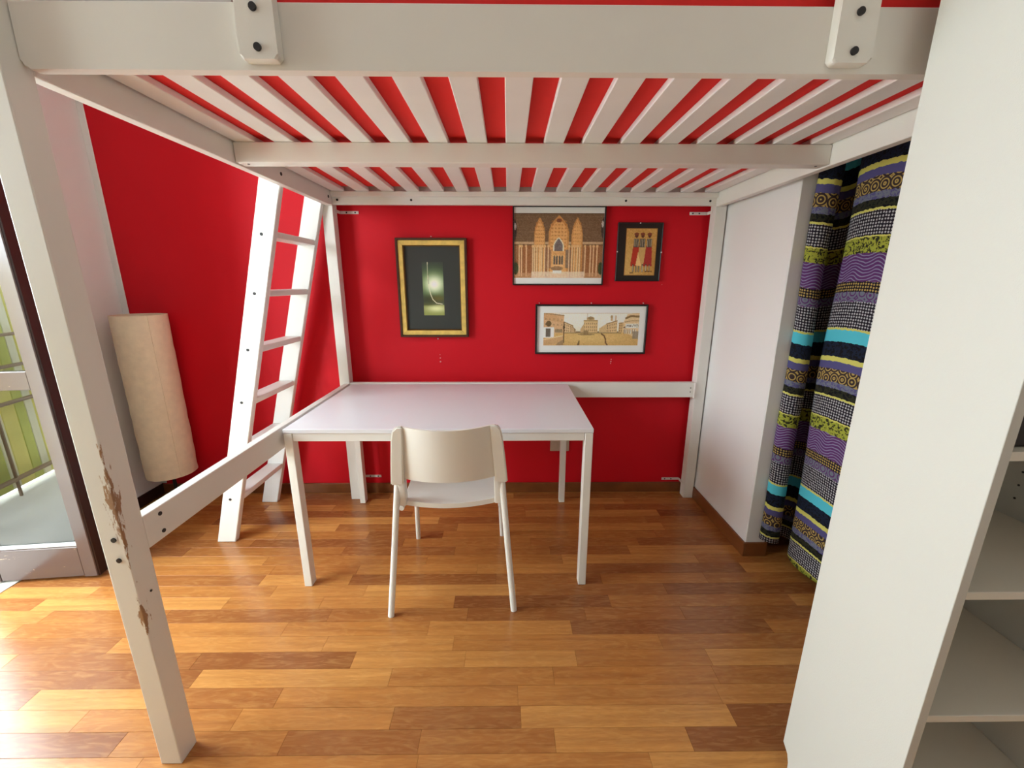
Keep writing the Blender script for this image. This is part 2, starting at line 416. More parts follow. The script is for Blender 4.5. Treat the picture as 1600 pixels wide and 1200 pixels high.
# ------------------------------------------------------------------ balcony outside (seen reflected in the door glass)
BX = -3.10
struct(box('balcony_floor', BX - .1, WX - .28, -4.2, .4, -.25, -.06, M['stone'], bev=.005))
rl = thing('balcony_railing', 'dark iron balcony railing outside the open door', 'railing', (BX, -2.5, -.06))
for z in (.06, .55, .78, .98):
    box('handrail' if z > .9 else 'crossbar', BX - .02, BX + .02, -4.0, .3, z - .009, z + .009, M['rail_iron'], rl, .004)
yy = -3.9
while yy < .3:
    box('baluster', BX - .008, BX + .008, yy - .006, yy + .006, -.06, .97, M['rail_iron'], rl, .002); yy += .42
sc = thing('privacy_screen', 'yellow green cloth strips hanging on the balcony railing', 'screen', (BX - .05, -2.12, 0))
for y0, y1, zt, mm in ((-2.00, -1.905, 1.30, 'cream_cloth'), (-2.06, -2.004, 1.42, 'yellow'), (-2.13, -2.064, 1.38, 'cream_cloth'), (-2.24, -2.134, 1.46, 'lime_cloth'), (-2.30, -2.244, 1.44, 'cream_cloth'), (-2.40, -2.304, 1.46, 'yellow'), (-2.47, -2.404, 1.42, 'lime_cloth'),
                       (-2.53, -2.474, 1.46, 'cream_cloth'), (-2.62, -2.534, 1.44, 'yellow'), (-2.68, -2.624, 1.46, 'cream_cloth'), (-2.80, -2.684, 1.46, 'yellow')):
    box('cloth_strip', BX - .06, BX - .045, y0, y1, -.02, zt, M[mm], sc, .002)
pn = thing('storage_cabinet', 'pale grey cabinet standing on the balcony outside the door', 'cabinet', (BX + .1, -1.64, -.06))
box('cabinet_body', BX + .03, BX + .16, -1.82, -1.46, -.058, .78, M['grey_panel'], pn, .004)
for y0, y1 in ((-1.815, -1.642), (-1.638, -1.465)):
    box('cabinet_door', BX + .1605, BX + .172, y0, y1, -.04, .76, M['grey_panel'], pn, .003)

# ------------------------------------------------------------------ loft bed
XL0, XL1, XR0, XR1 = -1.055, -.998, 1.018, 1.077
YF0, YF1, YR0, YR1 = -1.906, -1.848, -.460, -.402
ZB, ZT, ZS = 1.700, 1.808, 1.767
bed = thing('loft_bed', 'tall white wooden loft bed frame over the desk', 'bed', (0.01, -1.15, 0))
def bbox(n, *a, **k):
    m = k.pop('m', M['bed']); p = k.pop('p', bed); b = k.pop('bev', .0025)
    return box(n, *a, m, p, b, 2)
pfl = bbox('post', XL0, XL1, YF0, YF1, 0, 2.14, m=M['post_chip'])
pfl['label'] = 'front left post with chipped paint'
pfr = bbox('post', XR0, XR1, YF0, YF1, 0, 2.14)
prl = bbox('post', XL0, XL1, YR0, YR1, 0, 2.14)
prr = bbox('post', XR0, XR1, YR0, YR1, 0, 2.14)
# front rail with rounded lower corners
def rounded(x0, x1, z0, z1, r, corners):
    pts = []
    for cx, cz, a0, key in ((x0 + r, z0 + r, 180, 'bl'), (x1 - r, z0 + r, 270, 'br'), (x1 - r, z1 - r, 0, 'tr'), (x0 + r, z1 - r, 90, 'tl')):
        if key in corners:
            for t in range(0, 91, 15):
                a = math.radians(a0 + t); pts.append((cx + r * math.cos(a), cz + r * math.sin(a)))
        else:
            pts.append(({'bl': x0, 'br': x1, 'tr': x1, 'tl': x0}[key], {'bl': z0, 'br': z0, 'tr': z1, 'tl': z1}[key]))
    return pts
front_rail = prism('front_rail', rounded(XL1 + .001, XR0 - .001, 1.704, 1.814, .016, ('bl', 'br')), 'y', -1.870, -1.8485, M['bed'], bed, .003)
back_rail = bbox('back_rail', XL1, XR0, -.458, -.430, ZB + .006, 1.805)
side_l = bbox('side_rail', -1.030, XL1, YF1, YR0, ZB, ZT)
side_r = bbox('side_rail', XR0, 1.050, YF1, YR0, ZB, ZT)
beam = bbox('middle_beam', XL1 + .001, XR0 - .001, -1.245, -1.190, ZB + .004, ZS - .0005)
bbox('slat_ledge', XL1 + .001, XR0 - .001, -1.848, -1.826, 1.742, ZS - .0005)
bbox('slat_ledge', XL1 + .001, XR0 - .001, -.480, -.4585, 1.742, ZS - .0005)
# sixteen slats
b_ = bmesh.new(); addbox(b_, -.033, .033, -.685, .685, -.009, .009, .002)
sme = bpy.data.meshes.new('slat'); b_.to_mesh(sme); b_.free(); sme.materials.append(M['slat'])
for i in range(16):
    link('slat', sme, bed, (.010 + (i - 7.5) * .1290, -1.156, ZS + .009))
# lower rails
low_l = bbox('lower_side_rail', -1.030, XL1, YF1, YR0, .652, .742)
low_b = bbox('lower_back_rail', XL1, XR0 - .001, -.458, -.430, .655, .745)
box('end_plate', XR0 - .012, XR0 - .0012, -.470, -.4585, .650, .748, M['bracket'], bed, .003)
# guard rail uprights and guard rails above the mattress
for x0, x1 in ((-.573, -.503), (.526, .598)):
    up_ = prism('guard_upright', rounded(x0, x1, 1.713, 2.14, .008, ('bl', 'br')), 'y', -1.892, -1.8705, M['bed'], bed, .003)
    for z in (1.731, 1.793):
        disc('bolt', ((x0 + x1) / 2, -1.893, z), 'y', .0068, .006, M['bolt'], up_)
bbox('guard_rail', XL1 + .001, XR0 - .001, -1.870, -1.849, 2.03, 2.12)
bbox('guard_rail', -1.030, XL1, YF1, YR0, 1.875, 2.10)
bbox('guard_rail', XL1 + .001, XR0 - .001, -.455, -.430, 2.00, 2.10)
# bolts
for z in (1.722, 1.780): disc('bolt', (-1.022, YF0, z), 'y', .0062, .005, M['bolt'], pfl)
for z in (.716, .660): disc('bolt', (-1.021, YF0, z), 'y', .0060, .005, M['bolt'], pfl)
disc('screw_hole', (XL1, -1.872, .545), 'x', .003, .003, M['bolt'], pfl)
for z in (.722, .672): disc('bolt', (XL1, -1.800, z), 'x', .0055, .004, M['bolt'], low_l)
for y_ in (-.95, -.50): disc('bolt', (XL1, y_, 1.737), 'x', .007, .004, M['bolt'], side_l)
for x_ in (-.97, -.585, .54, .985): disc('bolt', (x_, -.458, 1.728), 'y', .0058, .004, M['bolt'], back_rail)
for i in range(12): disc('screw', (-.93 + i * .171, -.458, 1.752), 'y', .0036, .003, M['screw'], back_rail)
for x_ in (-.965, .985): disc('screw', (x_, -1.225, ZB + .004), 'z', .004, .003, M['screw'], beam)
for z in (.688, .712): disc('screw', (XR0 - .028, -.458, z), 'y', .0032, .003, M['screw'], low_b)
# L-shaped brackets tying the posts to the wall
def wbracket(x0, x1, z, post_left):
    bm_ = bmesh.new(); addbox(bm_, x0, x1, WY - .004, WY - .0005, z - .008, z + .008, .0012)
    xe = x0 if post_left else x1
    s_ = 1 if post_left else -1
    addbox(bm_, min(xe, xe - s_ * .0035), max(xe, xe - s_ * .0035), WY - .060, WY - .004, z - .008, z + .008, .001)
    o = finish('wall_bracket', bm_, M['bracket'], bed)
    for t in (.35, .82) if post_left else (.18, .55):
        disc('screw', (x0 + (x1 - x0) * t, WY - .0045, z), 'y', .0042, .002, M['screw'], o)
wbracket(XL1 + .0045, -.893, 1.679, True); wbracket(.918, XR0 - .0045, 1.679, False)
wbracket(XL1 + .0045, -.888, .113, True); wbracket(.906, XR0 - .0045, .088, False)

# red mattress cover lying on the slats
bm = bmesh.new(); addbox(bm, XL1 + .004, XR0 - .004, -1.838, -.485, ZS + .0182, 1.905, .012, 3)
tag(finish('mattress', bm, M['redcloth']), 'red cloth mattress lying on the white bed slats', 'mattress')
bm = bmesh.new()
hull8(bm, [(-.985, a_, b__) for a_, b__ in ((-1.8475, 1.816), (-1.8395, 1.816), (-1.8395, 1.9065), (-1.35, 1.9065), (-1.35, 1.930), (-1.842, 1.926), (-1.8475, 1.915))],
      [(-.60, a_, b__) for a_, b__ in ((-1.8475, 1.816), (-1.8395, 1.816), (-1.8395, 1.9065), (-1.35, 1.9065), (-1.35, 1.930), (-1.842, 1.926), (-1.8475, 1.915))])
tag(finish('blanket', bm, M['blanket']), 'light grey blanket folded over the left end of the red mattress', 'blanket')

# ------------------------------------------------------------------ ladder
ld = thing('bed_ladder', 'white wooden ladder leaning against the left end of the loft bed', 'ladder', (-1.54, -.67, 0))
LSL = (1.545 - 1.078) / 1.735
def lx(z): return -1.545 + LSL * z
def stringer(y0, y1):
    hw = .047; zt = 1.80; xr = -1.033; zr = (xr - hw + 1.545) / LSL      # cut back where it meets the bed's side rail
    return prism('stringer', [(lx(0) - hw, 0), (lx(0) + hw, 0), (xr, zr), (xr, zt), (lx(zt) - hw, zt)], 'y', y0, y1, M['ladder'], ld, .003)
s1 = stringer(-.890, -.858); s2 = stringer(-.4925, -.4610)
for z in (.245, .500, .755, 1.008, 1.262, 1.513):
    box('tread', lx(z) - .040, lx(z) + .044, -.8575, -.4930, z - .014, z + .014, M['ladder'], ld, .004, 2)
    disc('screw', (lx(z) - .006, -.890, z), 'y', .0068, .003, M['bolt'], s1)
    disc('screw', (lx(z) - .006, -.4925, z), 'y', .0068, .003, M['bolt'], s2)

# ------------------------------------------------------------------ desk
TX, TY, TW, TD, THT = -.9845, -1.2175, 1.25, .75, .74
dk = thing('desk', 'white rectangular desk with slim metal legs under the loft bed', 'table', (TX + TW / 2, TY + TD / 2, 0))
box('table_top', TX, TX + TW, TY, TY + TD, THT - .018, THT, M['table_top'], dk, .0015)
bm = bmesh.new(); z0, z1 = THT - .052, THT - .0185
addbox(bm, TX + .036, TX + TW - .036, TY + .004, TY + .024, z0, z1, .001); addbox(bm, TX + .036, TX + TW - .036, TY + TD - .024, TY + TD - .004, z0, z1, .001)
addbox(bm, TX + .004, TX + .024, TY + .046, TY + TD - .046, z0, z1, .001); addbox(bm, TX + TW - .024, TX + TW - .004, TY + .046, TY + TD - .046, z0, z1, .001)
finish('apron_frame', bm, M['steel_white'], dk)
b_ = bmesh.new(); addbox(b_, -.0165, .0165, -.0215, .0215, -.360, .360, .002)
lme = bpy.data.meshes.new('leg'); b_.to_mesh(lme); b_.free(); lme.materials.append(M['steel_white'])
for xx in (TX + .0175, TX + TW - .0175):
    for yy in (TY + .0225, TY + TD - .0225):
        link('leg', lme, dk, (xx, yy, .361))
for xx in (TX + .10, TX + .42, TX + .83, TX + TW - .09):
    disc('fixing_knob', (xx, TY + .030, z0 - .003), 'z', .007, .008, M['steel_white'], dk)

# ------------------------------------------------------------------ chair
ch = thing('desk_chair', 'white plastic chair with slim metal legs pushed up to the desk', 'chair', (0, 0, 0))
for s in (-1, 1):
    tube('leg', [(s * .249, .0, .0), (s * .227, .044, .27), (s * .205, .087, .56)], .0125, M['steel_white'], ch, .0105)
    tube('leg', [(s * .221, .520, .0), (s * .212, .480, .22), (s * .196, .430, .43)], .0115, M['steel_white'], ch, .010)
    tube('seat_support', [(s * .200, .100, .425), (s * .197, .250, .420), (s * .195, .435, .425)], .010, M['steel_white'], ch)
    bm = bmesh.new()
    def ring(cx, cy, w, d): return [(cx - w / 2, cy - d / 2, 0), (cx + w / 2, cy - d / 2, 0), (cx + w / 2, cy + d / 2, 0), (cx - w / 2, cy + d / 2, 0)]
    secs = [(.543, .2040, .086, .050, .034), (.640, .196, .070, .048, .034), (.750, .185, .049, .045, .032), (.784, .180, .042, .038, .029), (.798, .172, .038, .022, .024)]
    rings = [[bm.verts.new((p[0], p[1], z)) for p in ring(s * cx, cy, w, d)] for z, cx, cy, w, d in secs]
    for A, B in zip(rings, rings[1:]):
        for k_ in range(4): bm.faces.new((A[k_], A[(k_ + 1) % 4], B[(k_ + 1) % 4], B[k_]))
    bm.faces.new(rings[0][::-1]); bm.faces.new(rings[-1])
    bmesh.ops.bevel(bm, geom=list(bm.edges), offset=.005, segments=2, affect='EDGES')
    finish('back_sleeve', bm, M['chair'], ch, smooth=.6)
    bm = bmesh.new(); hull8(bm, [(s * .190 - .015, .078, .446), (s * .190 + .015, .078, .446), (s * .190 + .015, .120, .446), (s * .190 - .015, .120, .446)],
                            [(s * .190 - .016, .072, .556), (s * .190 + .016, .072, .556), (s * .190 + .016, .112, .556), (s * .190 - .016, .112, .556)], .006, 2)
    finish('seat_bracket', bm, M['chair'], ch, smooth=.6)

def sheet(name, fn, nu, nv, th, m, parent):
    """closed curved slab: fn(u, v) gives the face point, th the offset vector"""
    bm_ = bmesh.new(); th = Vector(th)
    T_ = [[bm_.verts.new(fn(i / nu, j / nv)) for j in range(nv + 1)] for i in range(nu + 1)]
    B_ = [[bm_.verts.new(Vector(fn(i / nu, j / nv)) + th) for j in range(nv + 1)] for i in range(nu + 1)]
    for i in range(nu):
        for j in range(nv):
            bm_.faces.new((T_[i][j], T_[i + 1][j], T_[i + 1][j + 1], T_[i][j + 1])); bm_.faces.new((B_[i][j], B_[i][j + 1], B_[i + 1][j + 1], B_[i + 1][j]))
    for i in range(nu):
        bm_.faces.new((T_[i][0], B_[i][0], B_[i + 1][0], T_[i + 1][0])); bm_.faces.new((T_[i][nv], T_[i + 1][nv], B_[i + 1][nv], B_[i][nv]))
    for j in range(nv):
        bm_.faces.new((T_[0][j], T_[0][j + 1], B_[0][j + 1], B_[0][j])); bm_.faces.new((T_[nu][j], B_[nu][j], B_[nu][j + 1], T_[nu][j + 1]))
    return finish(name, bm_, m, parent, smooth=.8)
def back_fn(u, v):
    z = .562 + v * .234; w = .186 - .016 * v; x = (u * 2 - 1) * w
    return (x, .040 - .052 * v + .052 * (u * 2 - 1) ** 2, z - .004 * (1 - (u * 2 - 1) ** 2) * (v - .2))
sheet('backrest', back_fn, 20, 8, (0, .011, 0), M['chair'], ch)
def seat_fn(u, v):
    a = u * 2 - 1; w = .186 + .022 * v; rear = .100 - .020 * (1 - a * a); front = .500 + .012 * (1 - a * a)
    return (a * w, rear + (front - rear) * v, .462 - .010 * (1 - a * a) - .012 * math.sin(math.pi * v) - .012 * v ** 4)
sheet('seat', seat_fn, 18, 14, (0, 0, -.021), M['chair'], ch)
ch.location = (-.3065, -1.373, .0005); ch.rotation_euler = (0, 0, .052)

# ------------------------------------------------------------------ paper floor lamp
LX, LY = -2.075, -.515
lp = thing('floor_lamp', 'cylindrical rice paper floor lamp standing in the corner', 'lamp', (LX, LY, 0))
bm = bmesh.new(); seg = 40; rr = .122; nz_ = 26; rl_ = random.Random(5)
jit = [[rl_.uniform(-.0016, .0016) for _ in range(seg)] for _ in range(nz_ + 1)]
outer = [[bm.verts.new((LX + (rr + jit[j][k_]) * math.cos(2 * math.pi * k_ / seg), LY + (rr + jit[j][k_]) * math.sin(2 * math.pi * k_ / seg), .215 + .925 * j / nz_)) for k_ in range(seg)] for j in range(nz_ + 1)]
inner = [[bm.verts.new((LX + (rr - .004) * math.cos(2 * math.pi * k_ / seg), LY + (rr - .004) * math.sin(2 * math.pi * k_ / seg), .215 + .925 * j / nz_)) for k_ in range(seg)] for j in (0, nz_)]
for j in range(nz_):
    for k_ in range(seg): bm.faces.new((outer[j][k_], outer[j][(k_ + 1) % seg], outer[j + 1][(k_ + 1) % seg], outer[j + 1][k_]))
for k_ in range(seg):
    k2 = (k_ + 1) % seg
    bm.faces.new((inner[0][k_], inner[1][k_], inner[1][k2], inner[0][k2])); bm.faces.new((outer[0][k_], inner[0][k_], inner[0][k2], outer[0][k2])); bm.faces.new((outer[-1][k_], outer[-1][k2], inner[1][k2], inner[1][k_]))
shade = finish('lamp_shade', bm, M['paper'], lp, smooth=.9)
a = math.radians(-32)
bm = bmesh.new(); ca, sa = math.cos(a), math.sin(a)
hull8(bm, [(LX + (rr - .001) * math.cos(a + t) + q * ca, LY + (rr - .001) * math.sin(a + t) + q * sa, .216) for t, q in ((-.03, 0), (-.03, .004), (.03, .004), (.03, 0))],
      [(LX + (rr - .001) * math.cos(a + t) + q * ca, LY + (rr - .001) * math.sin(a + t) + q * sa, 1.139) for t, q in ((-.03, 0), (-.03, .004), (.03, .004), (.03, 0))])
finish('paper_seam', bm, M['paper'], shade)
tube('stem', [(LX, LY, .018), (LX, LY, .62)], .009, M['black'], lp)
disc('base', (LX, LY, .010), 'z', .105, .019, M['black'], lp, 32)
bm = bmesh.new()
for k_ in range(3):
    an = k_ * 2.094 + .4; addtube(bm, [(LX, LY, .235), (LX + .117 * math.cos(an), LY + .117 * math.sin(an), .235)], .003, seg=6)
finish('shade_ring', bm, M['black'], lp)

# ------------------------------------------------------------------ bookcase
KX0, KX1, KY0, KY1 = .690, 1.087, -2.186, -1.908
bk = thing('bookcase', 'tall narrow white bookcase in the right foreground', 'bookcase', ((KX0 + KX1) / 2, (KY0 + KY1) / 2, 0))
def side(n, x0, x1):
    poly = [(KY0, 0), (KY1 - .030, 0), (KY1 - .030, .028), (KY1 - .022, .050), (KY1, .066), (KY1, 2.02), (KY0, 2.02)]
    return prism(n, poly, 'x', x0, x1, M['bookcase'], bk, .0008)
side('side_panel', KX0, KX0 + .018); spr = side('side_panel', KX1 - .018, KX1)
for z in (.040, .239, .503, .779, 1.040, 1.36, 1.68, 2.004):
    box('shelf', KX0 + .0185, KX1 - .0185, KY0 + .004, KY1 - .006, z, z + .016, M['bookin'], bk, .001)
box('plinth', KX0 + .0185, KX1 - .0185, KY0 + .03, KY0 + .046, 0, .0395, M['bookin'], bk, .001)
box('back_panel', KX0 + .0185, KX1 - .0185, KY1 - .0055, KY1 - .002, .07, 2.0, M['bookin'], bk, 0)
for z in [.84 + .032 * i for i in range(6)] + [.57 + .032 * i for i in range(6)]:
    disc('peg_hole', (KX1 - .0182, KY1 - .037, z), 'x', .0025, .001, M['bolt'], spr, 8)
bx = thing('storage_box', 'dark lidded box on a shelf of the white bookcase', 'box', (.88, -2.03, 1.057))
box('box_body', .73, 1.05, -2.165, -1.93, 1.0565, 1.25, M['greybox'], bx, .004); box('lid', .727, 1.053, -2.168, -1.927, 1.2505, 1.28, M['greybox'], bx, .004)

# ------------------------------------------------------------------ curtain
def curtain():
    # plan of the folds (x, y) from the partition towards the camera
    ctrl = [(1.150, -1.026), (1.140, -1.036), (1.145, -1.062), (1.172, -1.078), (1.202, -1.072), (1.216, -1.050), (1.226, -1.015), (1.250, -.975), (1.285, -.965), (1.300, -1.000), (1.285, -1.040), (1.258, -1.072), (1.236, -1.105), (1.228, -1.160), (1.230, -1.230),
            (1.238, -1.290), (1.252, -1.340), (1.256, -1.38), (1.235, -1.45), (1.205, -1.50), (1.205, -1.56), (1.26, -1.61), (1.28, -1.66), (1.22, -1.72), (1.20, -1.79), (1.23, -1.86), (1.26, -1.93)]
    pts = []
    n = len(ctrl)
    for i in range(n - 1):
        p0, p1, p2, p3 = [Vector(ctrl[max(0, min(n - 1, i + d))]) for d in (-1, 0, 1, 2)]
        for q in range(6):
            t = q / 6
            pts.append(.5 * ((2 * p1) + (p2 - p0) * t + (2 * p0 - 5 * p1 + 4 * p2 - p3) * t * t + (-p0 + 3 * p1 - 3 * p2 + p3) * t ** 3))
    pts.append(Vector(ctrl[-1]))
    us = [0.0]
    for a_, b__ in zip(pts, pts[1:]): us.append(us[-1] + (b__ - a_).length)
    nz = 56; verts = []; uvs = []
    mx = sum(p.x for p in pts) / len(pts)
    for j in range(nz + 1):
        t = j / nz
        for p, u_ in zip(pts, us):
            hem = .112 - .055 * min(1, u_ / .4) + .006 * math.sin(u_ * 22)
            z = hem + (2.32 - hem) * t
            amp = 1.0 + .10 * (1 - t)
            sag = .006 * math.sin(z * 3.1 + u_ * 4) + .004 * math.sin(z * 7 + u_ * 11)
            xx = mx + (p.x - mx) * amp + sag; verts.append((xx if p.y < -1.03 else max(1.195 if p.y > -1.022 and p.x > 1.2 else 1.12, xx), p.y + .004 * math.sin(z * 2.3), z)); uvs.append((u_, z + .02 * math.sin(u_ * 9)))
    nn = len(pts); faces = [(j * nn + i, j * nn + i + 1, (j + 1) * nn + i + 1, (j + 1) * nn + i) for j in range(nz) for i in range(nn - 1)]
    me = bpy.data.meshes.new('curtain'); me.from_pydata(verts, [], faces)
    uvl = me.uv_layers.new(name='UVMap')
    for lp_ in me.loops: uvl.data[lp_.index].uv = uvs[lp_.vertex_index]
    for f in me.polygons: f.use_smooth = True
    me.materials.append(M['curtain'])
    o = bpy.data.objects.new('curtain', me); COL.objects.link(o); LOC[o.name] = Vector()
    sm = o.modifiers.new('cloth_thickness', 'SOLIDIFY'); sm.thickness = .0015
    return o
tag(curtain(), 'dark patterned striped curtain hanging beside the white bookcase', 'curtain')
rod = tube('curtain_rod', [(1.235, -.93, 2.335), (1.235, -3.2, 2.335)], .012, M['black'])
tag(rod, 'black rod carrying the patterned curtain', 'curtain rod')
struct(box('closet_header', 1.19, 1.30, -4.6, WY, 2.36, CZ, M['wall_white'], bev=.002))
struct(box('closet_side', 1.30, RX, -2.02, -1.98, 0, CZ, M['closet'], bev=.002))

# ------------------------------------------------------------------ pictures
def picture_mesh(name, img, x0, x1, z0, z1, y, parent):
    """flat print: a fine grid carrying the painted colours"""
    h, w = img.shape[:2]
    img = np.clip((np.clip(img, 0, 1) ** .8 - .5) * 1.12 + .5, 0, 1)
    lin = np.where(img <= .04045, img / 12.92, ((img + .055) / 1.055) ** 2.4)
    gx = np.linspace(x0, x1, w); gz = np.linspace(z1, z0, h)
    cx, cz = (x0 + x1) / 2, (z0 + z1) / 2
    verts = [(a_ - cx, 0, b__ - cz) for b__ in gz for a_ in gx]
    faces = [(j * w + i, (j + 1) * w + i, (j + 1) * w + i + 1, j * w + i + 1) for j in range(h - 1) for i in range(w - 1)]
    me = bpy.data.meshes.new(name); me.from_pydata(verts, [], faces)
    at = me.color_attributes.new('print', 'FLOAT_COLOR', 'POINT')
    at.data.foreach_set('color', np.concatenate([lin.reshape(-1, 3), np.ones((h * w, 1))], 1).astype(np.float32).ravel())
    return link(name, me, parent, (cx, y, cz), M['print'])

class Canvas:
    def __init__(s, w, h, col): s.w, s.h = w, h; s.a = np.ones((h, w, 3)) * np.array(col) / 255; s.yy, s.xx = np.mgrid[0:h, 0:w]; s.X = s.xx / (w - 1); s.Y = s.yy / (h - 1)
    def put(s, mask, col, al=1.0):
        mask = np.clip(mask.astype(float), 0, 1)[..., None] * al; s.a = s.a * (1 - mask) + mask * np.array(col) / 255
    def rect(s, x0, x1, y0, y1, col, al=1.): s.put((s.X >= x0) & (s.X <= x1) & (s.Y >= y0) & (s.Y <= y1), col, al)
    def ell(s, cx, cy, rx, ry, col, al=1.): s.put(((s.X - cx) / rx) ** 2 + ((s.Y - cy) / ry) ** 2 <= 1, col, al)
    def glow(s, cx, cy, rx, ry, col, al=1.): s.put(np.exp(-(((s.X - cx) / rx) ** 2 + ((s.Y - cy) / ry) ** 2)), col, al)
    def line(s, pts, wd, col, al=1.):
        ar = s.w / s.h
        for (ax, ay), (bx_, by) in zip(pts, pts[1:]):
            dx, dy = (bx_ - ax) * ar, by - ay; L = dx * dx + dy * dy + 1e-9
            t = np.clip((((s.X - ax) * ar) * dx + (s.Y - ay) * dy) / L, 0, 1)
            d = np.hypot((s.X - ax) * ar - t * dx, s.Y - ay - t * dy); s.put(d <= wd, col, al)
    def poly(s, pts, col, al=1.):
        inside = np.zeros_like(s.X, bool); n = len(pts)
        for i in range(n):
            (ax, ay), (bx_, by) = pts[i], pts[(i + 1) % n]
            c = ((ay > s.Y) != (by > s.Y)) & (s.X < (bx_ - ax) * (s.Y - ay) / (by - ay + 1e-12) + ax); inside ^= c
        s.put(inside, col, al)
    def arch(s, cx, w, top, spring, bot, col, al=1.):
        pts = [(cx - w, bot), (cx - w, spring), (cx - w * .8, spring - (spring - top) * .45), (cx - w * .35, spring - (spring - top) * .8), (cx, top),
               (cx + w * .35, spring - (spring - top) * .8), (cx + w * .8, spring - (spring - top) * .45), (cx + w, spring), (cx + w, bot)]
        s.poly(pts, col, al)
    def grain(s, amt, seed=1, sc=1):
        r = np.random.RandomState(seed).rand((s.h + sc - 1) // sc, (s.w + sc - 1) // sc) - .5
        r = np.repeat(np.repeat(r, sc, 0), sc, 1)[:s.h, :s.w]; s.a = np.clip(s.a + r[..., None] * amt, 0, 1)

def frame(name, x0, x1, z0, z1, fw, depth, m, parent, y1=WY - .0005, bev=.0015):
    """four mitred bars"""
    y0 = y1 - depth
    C = [(x0, z0), (x1, z0), (x1, z1), (x0, z1)]; D = [(x0 + fw, z0 + fw), (x1 - fw, z0 + fw), (x1 - fw, z1 - fw), (x0 + fw, z1 - fw)]
    out = []
    for i in range(4):
        j = (i + 1) % 4; q = [C[i], C[j], D[j], D[i]]
        bm_ = bmesh.new(); hull8(bm_, [(p[0], y0, p[1]) for p in q], [(p[0], y1, p[1]) for p in q], bev)
        out.append(finish(name, bm_, m, parent))
    return out

def nail(x, z):
    disc('nail', (x, WY - .004, z), 'y', .0028, .008, M['bracket'], wall_back, 8)

# green glowing painting in a gold frame
pc = thing('framed_painting', 'gold framed dark picture with a glowing green centre on the red wall', 'picture', (-.505, WY, 1.0))
gx0, gx1, gz0, gz1 = -.700, -.308, 1.003, 1.548
frame('outer_frame', gx0, gx1, gz0, gz1, .012, .032, M['frame_brown'], pc)
frame('gold_moulding', gx0 + .0122, gx1 - .0122, gz0 + .0122, gz1 - .0122, .026, .026, M['gold'], pc)
frame('inner_lip', gx0 + .0384, gx1 - .0384, gz0 + .0384, gz1 - .0384, .005, .016, M['gold_dark'], pc)
box('mount_board', gx0 + .0436, gx1 - .0436, WY - .010, WY - .0006, gz0 + .0436, gz1 - .0436, M['mat_dark'], pc, 0)
c = Canvas(60, 150, (46, 50, 46))
c.glow(.5, .42, .9, .30, (70, 110, 50), .95); c.glow(.55, .40, .52, .17, (206, 226, 160), 1); c.glow(.55, .41, .34, .13, (250, 252, 232), 1)
c.glow(.30, .70, .5, .08, (46, 50, 28), .9); c.glow(.72, .68, .35, .06, (92, 84, 36), .9)
c.rect(0, 1, .80, 1, (130, 138, 66)); c.glow(.62, .87, .5, .07, (226, 232, 168), 1); c.glow(.1, .79, .5, .03, (70, 74, 34), .9)
c.line([(.26, 0), (.27, .3), (.30, .48), (.36, .60), (.46, .70), (.62, .765), (.9, .785)], .007, (230, 226, 190), .9)
c.line([(.27, .05), (.29, .40)], .004, (60, 84, 44), .8); c.grain(.03, 2)
picture_mesh('painting', c.a, -.5625, -.4450, 1.127, 1.421, WY - .0104, pc)
nail(-.505, 1.557); nail(-.49, .990)

# photograph of an arched arcade
pc = thing('framed_poster', 'wide framed photograph of golden carved arches on the red wall', 'picture', (.20, WY, 1.29))
ax0, ax1, az0, az1 = -.054, .4565, 1.296, 1.716
frame('frame', ax0, ax1, az0, az1, .0075, .020, M['frame_black'], pc)
box('mount_board', ax0 + .0077, ax1 - .0077, WY - .012, WY - .0006, az0 + .0077, az1 - .0077, M['mat_white'], pc, 0)
c = Canvas(150, 106, (112, 84, 58))
for i in range(40): c.rect(0, 1, i * .0115, i * .0115 + .004, (94, 68, 46) if i % 2 else (128, 98, 70), .5)
c.rect(0, 1, .45, 1, (150, 100, 62)); c.rect(0, 1, .43, .47, (196, 160, 118)); c.rect(0, 1, .475, .495, (110, 74, 44))
for cx in (.115, .885): c.rect(cx - .075, cx + .075, .5, 1, (150, 92, 52))
for cx, w_, top in ((.285, .062, .06), (.5, .115, .03), (.705, .062, .06)):
    c.arch(cx, w_, top, top + .26, 1, (206, 138, 74)); c.arch(cx, w_ * .84, top + .05, top + .28, 1, (232, 170, 100))
    for k_ in range(9):
        yv = top + .09 + k_ * .055
        for q in range(5): c.ell(cx + (q - 2) * w_ * .32, yv, w_ * .10, .012, (180, 108, 52), .7)
c.ell(.5, .11, .03, .03, (120, 66, 40)); c.arch(.5, .06, .36, .50, .58, (250, 232, 200)); c.arch(.5, .05, .385, .51, .575, (112, 100, 96))
c.rect(.44, .56, .60, .63, (220, 160, 96)); c.rect(.44, .56, .64, .82, (232, 180, 116))
for x_ in (.455, .485, .515, .545): c.arch(x_, .011, .64, .68, .79, (86, 76, 68))
c.rect(.36, .42, .56, .84, (150, 104, 76), .8); c.rect(.58, .64, .56, .84, (118, 98, 84), .8)
for x_ in (.06, .085, .135, .21, .235, .262, .29, .315, .345, .385, .62, .655, .685, .715, .745, .80, .86, .895, .935):
    c.rect(x_ - .007, x_ + .006, .50, .98, (244, 206, 152), .85); c.rect(x_ + .006, x_ + .011, .50, .98, (118, 68, 38), .7); c.rect(x_ - .012, x_ + .012, .485, .52, (226, 182, 122))
